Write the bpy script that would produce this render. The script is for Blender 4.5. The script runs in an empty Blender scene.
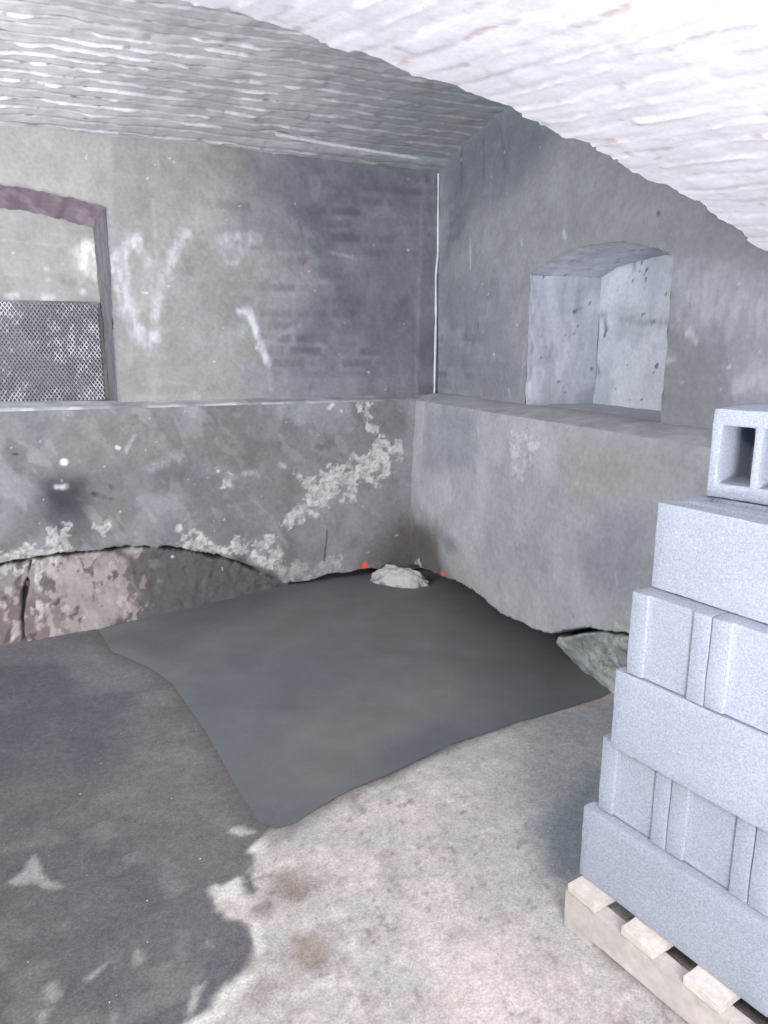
import bpy, bmesh, math
import numpy as np
from mathutils import Vector, Matrix

SC = bpy.context.scene
COL = SC.collection
H = 1.5                                   # eye height
F = 740.0
TH = math.atan(164 / F)                   # pitch down
PSI = math.atan((384 - 95) / (F / math.cos(TH)))   # heading, right of +Y
rng = np.random.RandomState(7)

# ------------------------------------------------------------------ camera
cam = bpy.data.cameras.new('camera')
cam.sensor_fit = 'VERTICAL'
cam.sensor_height = 36.0
cam.lens = 36.0 * F / 1024
cam.clip_start = 0.02
co = bpy.data.objects.new('camera', cam)
COL.objects.link(co)
co.location = (0, 0, H)
co.rotation_euler = (math.pi / 2 - TH, 0, -PSI)
SC.camera = co

def ray(x, y):
    r = (x - 384) / F
    v = -(y - 512) / F
    up = v * math.cos(TH) - math.sin(TH)
    fw = math.cos(TH) + v * math.sin(TH)
    return np.array([fw * math.sin(PSI) + r * math.cos(PSI), fw * math.cos(PSI) - r * math.sin(PSI), up])
def on_floor(p):                          # photo point -> (X, Y) on the floor
    d = ray(*p); t = -H / d[2]; return (d[0] * t, d[1] * t)
def on_back(p, Y):                        # -> (X, Z)
    d = ray(*p); t = Y / d[1]; return (d[0] * t, H + d[2] * t)
def on_right(p, X):                       # -> (Y, Z)
    d = ray(*p); t = X / d[0]; return (d[1] * t, H + d[2] * t)

# ------------------------------------------------------------------ helpers
def lin(r, g, b):
    c = np.array([r, g, b], float) / 255
    return np.where(c <= 0.04045, c / 12.92, ((c + 0.055) / 1.055) ** 2.4)
def _hash(ix, iy, iz, seed):
    h = (ix.astype(np.int64) * 374761393 + iy.astype(np.int64) * 668265263 + iz.astype(np.int64) * 2147483647 + seed * 1274126177) & 0xffffffff
    h = ((h ^ (h >> 13)) * 1274126177) & 0xffffffff
    h = ((h ^ (h >> 16)) * 2246822519) & 0xffffffff
    return ((h ^ (h >> 15)) & 0xffff) / 65535.0
def vnoise(x, y, z=None, seed=0):
    x = np.asarray(x, float); y = np.asarray(y, float)
    z = np.zeros_like(x) if z is None else np.asarray(z, float)
    ix, iy, iz = np.floor(x), np.floor(y), np.floor(z)
    fx, fy, fz = x - ix, y - iy, z - iz
    fx, fy, fz = [t * t * (3 - 2 * t) for t in (fx, fy, fz)]
    r = 0
    for dx in (0, 1):
        for dy in (0, 1):
            for dz in (0, 1):
                w = (fx if dx else 1 - fx) * (fy if dy else 1 - fy) * (fz if dz else 1 - fz)
                r = r + w * _hash(ix + dx, iy + dy, iz + dz, seed)
    return r
def fbm(x, y, z=None, seed=0, octv=4, s=1.0):
    r = 0; a = 0.5; tot = 0
    for o in range(octv):
        k = s * 2 ** o
        r = r + a * vnoise(np.asarray(x) * k + 17.3 * o, np.asarray(y) * k - 9.1 * o, None if z is None else np.asarray(z) * k + 3.7 * o, seed + o)
        tot += a; a *= 0.5
    return r / tot                        # 0..1, mean .5
def sstep(a, b, x):
    t = np.clip((x - a) / (b - a), 0, 1)
    return t * t * (3 - 2 * t)
def mix(c, d, m):
    return c * (1 - m[..., None]) + np.asarray(d) * m[..., None]
def dist_poly(px, py, pts, closed):
    pts = list(pts)
    segs = list(zip(pts, pts[1:] + pts[:1])) if closed else list(zip(pts, pts[1:]))
    best = np.full(px.shape, 1e9); bx = px.copy(); by = py.copy()
    for (ax, ay), (cx, cy) in segs:
        dx, dy = cx - ax, cy - ay
        t = np.clip(((px - ax) * dx + (py - ay) * dy) / (dx * dx + dy * dy + 1e-12), 0, 1)
        qx, qy = ax + t * dx, ay + t * dy
        d = np.hypot(px - qx, py - qy)
        m = d < best
        best = np.where(m, d, best); bx = np.where(m, qx, bx); by = np.where(m, qy, by)
    return best, bx, by
def inside(px, py, pts):
    r = np.zeros(px.shape, bool)
    n = len(pts)
    for i in range(n):
        (ax, ay), (cx, cy) = pts[i], pts[(i + 1) % n]
        if ay == cy: continue
        c = ((ay > py) != (cy > py)) & (px < (cx - ax) * (py - ay) / (cy - ay) + ax)
        r ^= c
    return r
def sdf(px, py, pts):                     # positive inside
    d = dist_poly(px, py, pts, True)[0]
    return np.where(inside(px, py, pts), d, -d)
def grid_axis(lo, hi, flo, fhi, fine, coarse):
    a = [np.arange(lo, flo, coarse)] if flo > lo else []
    a.append(np.arange(flo, fhi, fine))
    if hi > fhi: a.append(np.arange(fhi, hi, coarse))
    a.append(np.array([hi]))
    a = np.concatenate(a)
    return a[np.concatenate([[True], np.diff(a) > fine * 0.3])]

class Mesh:                               # collects grids into ONE mesh with a colour attribute
    def __init__(s): s.v = []; s.f = []; s.c = []; s.n = 0
    def grid(s, P, C, keep=None, flip=False):
        h, w = P.shape[:2]
        idx = np.arange(h * w).reshape(h, w) + s.n
        q = np.stack([idx[:-1, :-1], idx[:-1, 1:], idx[1:, 1:], idx[1:, :-1]], -1)
        if flip: q = q[..., ::-1]
        q = q[keep] if keep is not None else q.reshape(-1, 4)
        s.v.append(P.reshape(-1, 3)); s.c.append(np.broadcast_to(C, P.shape).reshape(-1, 3)); s.f.append(q); s.n += h * w
    def build(s, name, mat, parent=None, smooth=True):
        V = np.concatenate(s.v).astype(np.float32); Q = np.concatenate(s.f).astype(np.int32); Cc = np.concatenate(s.c)
        used = np.zeros(len(V), bool); used[Q.ravel()] = True
        mp = np.cumsum(used) - 1
        V = V[used]; Cc = Cc[used]; Q = mp[Q].astype(np.int32)
        me = bpy.data.meshes.new(name)
        me.vertices.add(len(V)); me.vertices.foreach_set('co', V.ravel())
        me.loops.add(Q.size); me.loops.foreach_set('vertex_index', Q.ravel())
        me.polygons.add(len(Q)); me.polygons.foreach_set('loop_start', np.arange(0, Q.size, 4, dtype=np.int32))
        me.update(calc_edges=True); me.validate()
        at = me.attributes.new('tone', 'FLOAT_COLOR', 'POINT')
        at.data.foreach_set('color', np.concatenate([Cc, np.ones((len(Cc), 1))], 1).astype(np.float32).ravel())
        if smooth: me.polygons.foreach_set('use_smooth', np.ones(len(me.polygons), bool))
        me.materials.append(mat)
        o = bpy.data.objects.new(name, me); COL.objects.link(o)
        if parent: o.parent = parent
        return o

def tag(o, label=None, cat=None, group=None, kind=None):
    if label: o['label'] = label
    if cat: o['category'] = cat
    if group: o['group'] = group
    if kind: o['kind'] = kind
    return o
def empty(name, loc, rz=0):
    o = bpy.data.objects.new(name, None); COL.objects.link(o)
    o.location = loc; o.rotation_euler.z = rz; o.empty_display_size = 0.1
    return o

# ------------------------------------------------------------------ materials
def material(name, base=None, rough=0.9, fine=(60, 0.25), mid=(9, 0.2), bump=(220, 0.0015), bump2=(40, 0.003), rand=0.0, speck=None, grain=None, spec=0.3, coord='Object'):
    m = bpy.data.materials.new(name); m.use_nodes = True
    nt = m.node_tree; nt.nodes.clear(); N = nt.nodes.new; L = nt.links.new
    out = N('ShaderNodeOutputMaterial'); b = N('ShaderNodeBsdfPrincipled'); L(b.outputs[0], out.inputs[0])
    b.inputs['Roughness'].default_value = rough
    b.inputs['Specular IOR Level'].default_value = spec
    tc = N('ShaderNodeTexCoord')
    if base is None:
        a = N('ShaderNodeAttribute'); a.attribute_name = 'tone'; col = a.outputs['Color']
    else:
        a = N('ShaderNodeRGB'); a.outputs[0].default_value = (*base, 1); col = a.outputs[0]
    def noise(scale, detail=4, rgh=0.6):
        n = N('ShaderNodeTexNoise'); n.inputs['Scale'].default_value = scale; n.inputs['Detail'].default_value = detail
        n.inputs['Roughness'].default_value = rgh; L(tc.outputs[coord], n.inputs['Vector']); return n.outputs['Fac']
    def mul(fac, lo, hi, col):
        mr = N('ShaderNodeMapRange'); mr.inputs['From Min'].default_value = 0.3; mr.inputs['From Max'].default_value = 0.7
        mr.inputs['To Min'].default_value = lo; mr.inputs['To Max'].default_value = hi; L(fac, mr.inputs[0])
        mx = N('ShaderNodeVectorMath'); mx.operation = 'SCALE'; L(col, mx.inputs[0]); L(mr.outputs[0], mx.inputs['Scale'])
        return mx.outputs[0]
    for sc, amt in (fine, mid):
        if amt: col = mul(noise(sc), 1 - amt, 1 + amt, col)
    if grain:                             # aggregate grains
        v = N('ShaderNodeTexVoronoi'); v.inputs['Scale'].default_value = grain[0]; L(tc.outputs[coord], v.inputs['Vector'])
        sx = N('ShaderNodeSeparateColor'); L(v.outputs['Color'], sx.inputs[0])
        col = mul(sx.outputs[0], 1 - grain[1], 1 + grain[1], col)
    if speck:                             # scattered pale specks
        n = noise(speck[0], 2, 0.5)
        mr = N('ShaderNodeMapRange'); mr.inputs['From Min'].default_value = speck[1]; mr.inputs['From Max'].default_value = speck[1] + 0.05; L(n, mr.inputs[0])
        mx = N('ShaderNodeMix'); mx.data_type = 'RGBA'; L(mr.outputs[0], mx.inputs['Factor']); L(col, mx.inputs['A']); mx.inputs['B'].default_value = (*speck[2], 1)
        col = mx.outputs['Result']
    if rand:
        oi = N('ShaderNodeObjectInfo'); mr = N('ShaderNodeMapRange'); mr.inputs['To Min'].default_value = 1 - rand; mr.inputs['To Max'].default_value = 1 + rand
        L(oi.outputs['Random'], mr.inputs[0]); mx = N('ShaderNodeVectorMath'); mx.operation = 'SCALE'; L(col, mx.inputs[0]); L(mr.outputs[0], mx.inputs['Scale']); col = mx.outputs[0]
    L(col, b.inputs['Base Color'])
    last = None
    for sc, dist in (bump, bump2):
        if not dist: continue
        bp = N('ShaderNodeBump'); bp.inputs['Strength'].default_value = 1.0; bp.inputs['Distance'].default_value = dist
        L(noise(sc, 6, 0.65), bp.inputs['Height'])
        if last: L(last, bp.inputs['Normal'])
        last = bp.outputs[0]
    if last: L(last, b.inputs['Normal'])
    return m

M_plaster = material('cement_plaster', fine=(45, 0.10), mid=(6, 0.10), bump=(160, 0.0005), bump2=(25, 0.0015))
M_floor = material('old_concrete_floor', fine=(140, 0.12), mid=(38, 0.13), bump=(260, 0.0010), bump2=(60, 0.0010), speck=(75, 0.745, lin(212, 206, 200)), rough=0.85, grain=(210, 0.10))
M_patch = material('fresh_concrete', fine=(90, 0.06), mid=(5, 0.10), bump=(260, 0.0006), bump2=(12, 0.0015), rough=0.62)
M_vault = material('painted_brick', fine=(60, 0.05), mid=(9, 0.06), bump=(120, 0.0005), bump2=(40, 0.001), rough=0.75)
M_block = material('concrete_block', base=lin(155, 161, 174), fine=(140, 0.08), mid=(5, 0.06), bump=(420, 0.0012), bump2=(90, 0.0012), rand=0.035, grain=(420, 0.11))
M_wood = material('weathered_wood', base=lin(186, 180, 175), fine=(40, 0.12), mid=(8, 0.12), bump=(150, 0.0015), bump2=(30, 0.002), rand=0.05)
M_wood2 = material('sawn_wood', base=lin(204, 196, 190), fine=(60, 0.12), mid=(12, 0.08), bump=(150, 0.0015), bump2=(30, 0.002), rand=0.04)
M_metal = material('galvanised_mesh', fine=(50, 0.2), mid=(8, 0.2), bump=(200, 0.0006), bump2=(40, 0.0), rough=0.6, spec=0.5)
M_crumb = material('mortar_crumb', base=lin(190, 182, 172), rand=0.1)

# ------------------------------------------------------------------ dimensions
YLO, YUP = 4.50, 4.62                     # back wall below / above the ledge
XUP = 2.14                                # right wall above the ledge
ZL = 1.165                                # ledge
XL, YN = -2.64, -1.9                      # left and near wall
YA = 1.75                                 # arch edge of the near vault
def z_arch(X): return 2.220 - 0.095 * (X + 0.25) ** 2
def z_bay(Y): return 2.785 - 0.075 * (Y - 3.2) ** 2

def strokes(c, x, y, conv, items, seed=0):
    """items: (photo points, half width m, colour, strength, raggedness)"""
    for k, (pts, w, colr, st, rag) in enumerate(items):
        P = [conv(p) for p in pts]
        if len(P) == 1: P = P + [(P[0][0] + 1e-4, P[0][1])]
        d = dist_poly(x, y, P, False)[0]
        d = d + (fbm(x, y, seed=seed + k * 3 + 50, octv=4, s=28) - 0.5) * rag * w * .8
        if rag >= .6 and w > .011:        # brushed or wiped-on: thin out towards the edge
            brk = fbm(x * 2.2, y * .7, seed=seed + k * 3 + 52, octv=4, s=22)
            m = sstep(0, .95, np.clip(1 - d / w, 0, 1)) * (.40 + .75 * sstep(.30, .66, brk)) * st
        else:
            m = (1 - sstep(w * 0.35, w, d)) * st
        c = mix(c, colr, np.clip(m, 0, 1))
    return c
def areas(c, x, y, conv, items, seed=0):
    """items: (photo polygon, colour, strength, edge softness m, edge noise m, noise scale)"""
    for k, (pts, colr, st, soft, amp, s) in enumerate(items):
        P = [conv(p) for p in pts]
        d = sdf(x, y, P) + (fbm(x, y, seed=seed + k * 5 + 90, octv=5, s=s) - 0.5) * 2 * amp
        c = mix(c, colr, sstep(-soft, soft, d) * st)
    return c
def flakes(c, x, y, conv, items, seed=0):
    """peeling paint and efflorescence: broken up inside the polygon. returns colour and mask"""
    tot = np.zeros(x.shape)
    for k, (pts, colr, st) in enumerate(items):
        P = [conv(p) for p in pts]
        d = sdf(x, y, P)
        n = fbm(x, y, seed=seed + k * 7 + 300, octv=5, s=18)
        m = sstep(-0.008, 0.008, d + (n - 0.5) * 0.17 + (fbm(x, y, seed=seed + k * 7 + 440, octv=3, s=60) - .5) * .05)
        m = m * sstep(.33, .44, fbm(x, y, seed=seed + k * 7 + 460, octv=4, s=26))
        crk = np.abs(fbm(x, y, seed=seed + k * 7 + 400, octv=4, s=24) - 0.5)
        lit = sstep(.35, .62, fbm(x, y, seed=seed + k * 7 + 420, octv=4, s=40))
        dk = 1 - sstep(0.012, 0.05, crk)
        c = mix(c, np.asarray(colr) * .80, m * st)
        c = mix(c, np.minimum(np.asarray(colr) * 1.12, .8), m * st * lit)
        c = mix(c, np.asarray(colr) * .45, m * st * dk * .8); tot = np.maximum(tot, m)
    return c, tot

def bricks(u, v, L=0.235, h=0.072, wob=0.012, seed=0):
    """returns: distance to the joint (m), per-brick random, u and v inside the brick 0..1"""
    v = v + (fbm(u, v, seed=seed, octv=3, s=2.2) - 0.5) * wob * 2.4 + (fbm(u, v, seed=seed + 4, octv=4, s=10) - 0.5) * wob * 2.2
    row = np.floor(v / h)
    u = u + _hash(row, row * 0, row * 0, seed + 9) * L + (fbm(u, v, seed=seed + 8, octv=2, s=9) - 0.5) * wob
    cl = np.floor(u / L)
    fu, fv = u / L - cl, v / h - row
    d = np.minimum(np.minimum(fv, 1 - fv) * h, np.minimum(fu, 1 - fu) * L)
    return d, _hash(cl, row, row * 0, seed + 3), fu, fv, row

WHITE = lin(205, 205, 212)
FLAKE = lin(196, 192, 193)

# ------------------------------------------------------------------ back wall
def ghost(c, x, z, m, seed):
    """mortar joints and bricks that read faintly through thin render"""
    d, r, fu, fv, row = bricks(x, z, 0.23, 0.076, 0.008, seed)
    j = 1 - sstep(0.0, 0.030, d)
    n = sstep(0.40, 0.66, fbm(x, z, seed=seed + 20, octv=4, s=2.6))
    q = fbm(x, z, seed=seed + 25, octv=4, s=7)
    c = c * (1 + (m * n * (0.26 * j * sstep(.35, .6, q) + 0.45 * (r - 0.6) * (1 - j)))[..., None])
    return np.clip(c, .01, 1)

def niche_left():
    """outline of the left niche in X,Z on the upper back wall"""
    xr, xl, zs, zc, zb = 0.112, -1.05, 2.255, 2.335, ZL - 0.02
    mid, hw = (xr + xl) / 2, (xr - xl) / 2
    arc = [(xr + (xl - xr) * t, zs + (zc - zs) * (1 - ((xr + (xl - xr) * t - mid) / hw) ** 2)) for t in np.linspace(0, 1, 60)]
    arc = [(a, b + (0.004 * (vnoise(np.array([a * 22]), np.array([3.3]))[0] - 0.5) + 0.012 * (vnoise(np.array([a * 60]), np.array([8.3]))[0] - 0.5))) for a, b in arc]
    return arc + [(xl, zb), (xr - 0.012, zb)]
def niche_right():
    """outline of the right niche in Y,Z on the upper right wall"""
    y0, y1, zs, zc, zb = 2.43, 3.47, 1.850, 1.945, ZL - 0.02
    mid, hw = (y0 + y1) / 2, (y1 - y0) / 2
    arc = []
    for t in np.linspace(0, 1, 60):
        y = y1 + (y0 - y1) * t
        arc.append((y, zs + 0.02 * (1 - t) + (zc - zs) * (1 - abs((y - mid) / hw) ** 2.2)))
    arc = [(a, b + 0.010 * (vnoise(np.array([a * 40]), np.array([5.3]))[0] - 0.5)) for a, b in arc]
    return arc + [(y0, zb), (y1 + 0.01, zb)]

def cut_opening(a, b, outline):
    """snap grid points to the outline; returns new a, b and the mask of faces to keep"""
    ins = inside(a, b, outline)
    nb = np.zeros_like(ins)
    out = ~ins
    for dy in (-1, 0, 1):
        for dx in (-1, 0, 1):
            nb |= np.roll(np.roll(out, dy, 0), dx, 1)
    snap = ins & nb
    _, qx, qy = dist_poly(a, b, outline, True)
    a = np.where(snap, qx, a); b = np.where(snap, qy, b)
    allin = ins[:-1, :-1] & ins[:-1, 1:] & ins[1:, 1:] & ins[1:, :-1]
    return a, b, ~allin

def paint_back(x, z, where):
    cv = lambda p: on_back(p, YUP if where != 'low' else YLO)
    n1 = fbm(x, z, seed=11, octv=5, s=1.6); n2 = fbm(x, z, seed=12, octv=5, s=6)
    if where == 'up':
        c = np.broadcast_to(lin(150, 149, 150), x.shape + (3,)).copy()
        t = sstep(0.55, 1.25, x + (n1 - 0.5) * 1.1)                      # thin render, dampness and painted-in dim light towards the corner
        c = mix(c, lin(116, 118, 126), t)
        c = ghost(c, x, z, 0.35 + 0.95 * t, 31)
        c = mix(c, lin(96, 99, 107), sstep(0.52, 0.72, fbm(x, z, seed=41, octv=4, s=2.3)) * t * 0.75)
        c = mix(c, lin(140, 136, 128), sstep(0.50, 0.7, n2) * (1 - t) * 0.5)
        c = areas(c, x, z, cv, [([(-40, 110), (112, 128), (112, 215), (-40, 180)], lin(164, 163, 160), .75, .02, .04, 4),
                                ([(245, 375), (410, 372), (412, 396), (240, 400)], lin(138, 140, 146), .5, .05, .06, 4)], 3)
        c = strokes(c, x, z, cv, [
            ([(136, 238), (124, 252), (121, 275), (127, 305), (138, 334)], .065, WHITE, .65, 1.3),
            ([(134, 240), (140, 250), (148, 262)], .05, WHITE, .5, 1.0),
            ([(186, 234), (176, 246), (168, 268), (158, 292), (154, 338)], .045, WHITE, .6, 1.4),
            ([(138, 335), (150, 345), (158, 330)], .07, WHITE, .45, 1.2),
            ([(150, 300), (165, 240), (200, 215)], .12, lin(178, 178, 180), .35, 1.0),
            ([(222, 240), (240, 236), (256, 238)], .06, WHITE, .5, 1.0),
            ([(222, 252), (226, 262), (236, 264), (243, 255), (238, 246), (226, 246)], .025, lin(178, 180, 184), .5, .8),
            ([(238, 311), (250, 312), (255, 330), (268, 364)], .035, lin(214, 216, 224), .85, .8),
            ([(246, 314), (252, 320)], .05, lin(214, 216, 224), .8, .8),
            ([(268, 366), (272, 390)], .03, lin(180, 182, 188), .4, .9),
            ([(200, 340), (240, 330)], .08, lin(170, 172, 178), .35, 1.2),
            ([(260, 345), (300, 325)], .03, lin(160, 162, 168), .45, 1.0),
            ([(285, 218), (300, 232), (322, 238)], .05, lin(150, 152, 160), .3, 1.4),
            ([(330, 252), (356, 258)], .02, lin(172, 174, 182), .5, 1.0),
            ([(300, 252), (304, 262)], .05, lin(120, 92, 92), .5, 1.2),
            ([(110, 258), (112, 270)], .03, WHITE, .9, 1.2),
            ([(423, 180), (418, 290), (416, 395)], .03, lin(140, 144, 150), .5, .6),
            ([(152, 200), (160, 290)], .02, lin(170, 170, 172), .4, 1.0)], 7)
        sp = fbm(x, z, seed=77, octv=2, s=26)
        c = mix(c, WHITE, sstep(.90, .92, sp) * .7)
    else:
        c = np.broadcast_to(lin(128, 127, 130), x.shape + (3,)).copy()
        c = mix(c, lin(112, 108, 106), sstep(.45, .65, n1) * .6)
        c = mix(c, lin(160, 160, 166), sstep(.5, .68, fbm(x, z, seed=15, octv=6, s=3.6)) * .5)
        c = mix(c, lin(104, 101, 102), sstep(.54, .7, fbm(x, z, seed=16, octv=6, s=4.5)) * .6)
        c = mix(c, lin(172, 172, 176), sstep(.60, .66, fbm(x + .5 * z, z * .6, seed=17, octv=5, s=16)) * .25)
        c = mix(c, lin(116, 116, 122), sstep(.52, .7, n2) * .5)
        c = areas(c, x, z, cv, [
            ([(60, 425), (240, 420), (240, 460), (60, 470)], lin(122, 118, 114), .4, .08, .1, 3),
            ([(40, 478), (85, 476), (92, 505), (72, 530), (40, 528)], lin(84, 83, 90), .8, .10, .08, 6),
            ([(48, 490), (80, 485), (80, 515), (50, 518)], lin(62, 61, 68), .8, .07, .06, 8),
            ([(300, 470), (420, 440), (425, 560), (300, 575)], lin(140, 140, 144), .6, .08, .08, 4),
            ([(402, 512), (420, 512), (430, 575), (355, 566)], lin(106, 100, 96), .85, .09, .06, 5),
            ([(405, 530), (425, 530), (430, 575), (380, 566)], lin(92, 86, 82), .6, .06, .05, 6),
            ([(-90, 560), (0, 562), (100, 552), (150, 550), (170, 640), (-90, 690)], lin(146, 138, 136), .75, .03, .07, 7),
            ([(-90, 585), (30, 585), (90, 600), (110, 632), (60, 660), (-90, 690)], lin(138, 114, 112), .40, .03, .16, 16), ([(40, 560), (120, 556), (140, 590), (60, 620)], lin(168, 158, 156), .6, .03, .08, 10), ([(-90, 575), (60, 590), (100, 640), (-90, 690)], lin(102, 93, 94), .55, .01, .12, 26)], 5)
        c = flakes(c, x, z, cv, [
            ([(338, 462), (372, 442), (398, 440), (400, 455), (380, 470), (348, 490), (322, 502), (326, 480)], FLAKE, .85)], 1)[0]
        c, f2 = flakes(c, x, z, cv, [
            ([(359, 404), (371, 404), (377, 436), (368, 434)], FLAKE, .9),
            ([(300, 478), (338, 468), (334, 496), (312, 516), (288, 530), (282, 522), (304, 502)], FLAKE, .8),
            ([(246, 548), (272, 528), (280, 560), (262, 572)], FLAKE, .85),
            ([(160, 540), (186, 522), (204, 536), (230, 546), (236, 536), (246, 545), (244, 556), (222, 552), (196, 545)], FLAKE, .9),
            ([(-80, 560), (0, 550), (40, 546), (62, 534), (66, 545), (40, 562), (0, 572), (-80, 580)], FLAKE, .9),
            ([(34, 566), (54, 560), (50, 576), (36, 580)], FLAKE, .9), ([(0, 588), (12, 590), (10, 598), (0, 598)], FLAKE, .9),
            ([(40, 590), (48, 590), (46, 598)], FLAKE, .9), ([(12, 608), (28, 606), (26, 618), (12, 618)], FLAKE, .8),
            ([(126, 594), (142, 588), (138, 600)], FLAKE, .9), ([(146, 582), (158, 576), (156, 584)], FLAKE, .9),
            ([(336, 497), (356, 490), (354, 497), (340, 502)], FLAKE, .9), ([(370, 480), (384, 470), (388, 474), (376, 484)], FLAKE, .8),
            ([(216, 474), (226, 472), (230, 486), (220, 490)], FLAKE, .9), ([(96, 526), (112, 524), (108, 532)], FLAKE, .9),
            ([(278, 568), (340, 556), (345, 570), (285, 580)], lin(176, 174, 176), .6), ([(48, 534), (66, 528), (66, 548), (50, 552)], FLAKE, .9)], 21)
        c = areas(c, x, z, cv, [([(118, 552), (165, 548), (240, 560), (292, 582), (320, 640), (90, 680), (112, 610), (140, 585)], lin(88, 85, 88), .90, .02, .07, 9)], 8)
        c = strokes(c, x, z, cv, [
            ([(64, 462)], .03, lin(225, 225, 228), 1, .3), ([(57, 487), (66, 486)], .025, lin(205, 200, 196), .9, 1.0),
            ([(93, 493), (110, 499)], .02, lin(74, 70, 72), .8, .6), ([(106, 484), (113, 488)], .02, lin(80, 78, 78), .6, .8),
            ([(14, 454), (17, 454)], .012, lin(60, 60, 62), .8, .5),
            ([(117, 447), (119, 448)], .016, WHITE, .9, .5), ([(218, 471)], .013, WHITE, .9, .4),
            ([(125, 452), (135, 435)], .02, lin(176, 178, 184), .6, 1.0), ([(150, 470), (180, 455)], .05, lin(160, 162, 170), .5, 1.2),
            ([(244, 474), (255, 472)], .03, lin(180, 178, 178), .6, 1.0), ([(280, 465), (284, 466)], .03, lin(184, 184, 186), .7, 1.0),
            ([(329, 408), (332, 404)], .018, WHITE, .9, .5), ([(341, 411)], .014, WHITE, .9, .5),
            ([(232, 486), (228, 484)], .03, FLAKE, .8, 1.0),
            ([(324, 560), (327, 530)], .006, lin(62, 58, 58), .9, .3),
            ([(364, 565), (365, 568)], .030, lin(240, 92, 72), 1, .4), ([(352, 568), (358, 567)], .014, lin(190, 100, 88), .5, 1.0)], 13)
        sp = fbm(x, z, seed=78, octv=2, s=30)
        c = mix(c, WHITE, sstep(.90, .92, sp) * .7)
    return c

CRACK_B = [on_back(p, YLO) for p in [(-120, 600), (0, 565), (24, 560), (50, 556), (75, 553), (100, 551), (130, 547), (165, 548), (200, 553), (240, 563), (262, 573), (285, 583)]]
CRACK_V = [on_back(p, YLO) for p in [(31, 561), (28, 580), (27, 600), (31, 620)]]
CRACK_V2 = [on_back(p, YLO) for p in [(40, 618), (45, 634)]]
BASE_B = [(-3, 3.9)] + [on_floor(p) for p in [(0, 646), (40, 640), (100, 628), (200, 606), (285, 585)]]
ZB_B = [on_back(p, YLO) for p in [(285, 583), (300, 582), (322, 576), (345, 572), (372, 568), (395, 572)]] + [(2.3, .03)]

bm = Mesh()
xs = grid_axis(XL, 2.16, -0.72, 2.16, 0.0065, 0.08); zs = grid_axis(-0.06, ZL, -0.06, ZL, 0.0065, 0.02)
x, z = np.meshgrid(xs, zs)
c = paint_back(x, z, 'low')
zc = np.interp(x, [p[0] for p in CRACK_B], [p[1] for p in CRACK_B])
yb = np.interp(x, [p[0] for p in BASE_B], [p[1] for p in BASE_B])
rough = (fbm(x, z, seed=5, octv=5, s=9) - .5)
zj = z + (fbm(x, z, seed=6, octv=5, s=10) - .5) * .06
t = np.clip((zc - z) / np.maximum(zc, .02), 0, 1.2)
foot = (x < 1.06) & (zj < zc)
# rubble footing below the crack slopes out to the floor; the wall is undercut over the fresh concrete
y_foot = YLO - 0.005 + (yb - YLO + 0.005) * t ** 1.25 + rough * 0.03 + (fbm(x, z * 1.6, seed=9, octv=5, s=13) - .5) * .04
y_wall = YLO - 0.01 + rough * 0.016 + (fbm(x, z, seed=8, octv=3, s=1.5) - .5) * .04
zbj = np.interp(x, [p[0] for p in ZB_B], [p[1] for p in ZB_B]) + (fbm(x, x * 0, seed=66, octv=4, s=9) - .5) * .03
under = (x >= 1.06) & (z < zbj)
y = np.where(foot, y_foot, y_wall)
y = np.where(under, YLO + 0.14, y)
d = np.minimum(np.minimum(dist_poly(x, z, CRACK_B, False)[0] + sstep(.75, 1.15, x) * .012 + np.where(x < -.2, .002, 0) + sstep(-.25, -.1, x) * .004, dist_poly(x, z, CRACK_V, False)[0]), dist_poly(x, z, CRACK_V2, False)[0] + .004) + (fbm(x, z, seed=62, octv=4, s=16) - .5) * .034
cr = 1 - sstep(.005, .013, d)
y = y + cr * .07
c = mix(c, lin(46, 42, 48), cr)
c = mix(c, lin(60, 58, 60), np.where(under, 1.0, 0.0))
fz = np.where(foot, 1.0, 0.0) * sstep(.35, .0, x)
c = mix(c, lin(84, 74, 78), fz * sstep(.60, .68, fbm(x, z, seed=63, octv=4, s=24)) * .8)
c = mix(c, lin(186, 178, 176), fz * sstep(.60, .66, fbm(x, z, seed=64, octv=5, s=20)) * .6)
c = mix(c, lin(134, 110, 107), fz * sstep(.60, .7, fbm(x, z, seed=65, octv=5, s=26)) * .35)
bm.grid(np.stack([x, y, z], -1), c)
# ledge top and its worn nosing
tt = np.linspace(0, 1, 12)[:, None]
lx = np.broadcast_to(xs, (12, len(xs)))
ly0 = y[-1]
nose = (fbm(lx, lx * 0, seed=70, octv=4, s=5) - .5) * .03
lyy = ly0 + (YUP + .02 - ly0) * tt - np.where(tt < .12, .0, 0)
lz = ZL + .014 * np.sin(np.clip(tt * 4, 0, 1) * math.pi / 2) + .022 * tt ** 2 + nose * (1 - tt) * .5 + (fbm(lx, lyy, seed=71, octv=4, s=12) - .5) * .01
lz[0] = ZL
lc = np.broadcast_to(lin(172, 176, 178), lx.shape + (3,)).copy()
lc = mix(lc, lin(140, 142, 146), sstep(.45, .65, fbm(lx, lyy, seed=72, octv=4, s=8)) * .7)
lc = mix(lc, lin(212, 214, 216), np.broadcast_to((1 - sstep(.0, .3, tt)), lx.shape) * sstep(.4, .55, fbm(lx, lyy * 0, seed=73, octv=3, s=6)) * .9)
bm.grid(np.stack([lx, lyy, lz], -1), lc)
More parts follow.
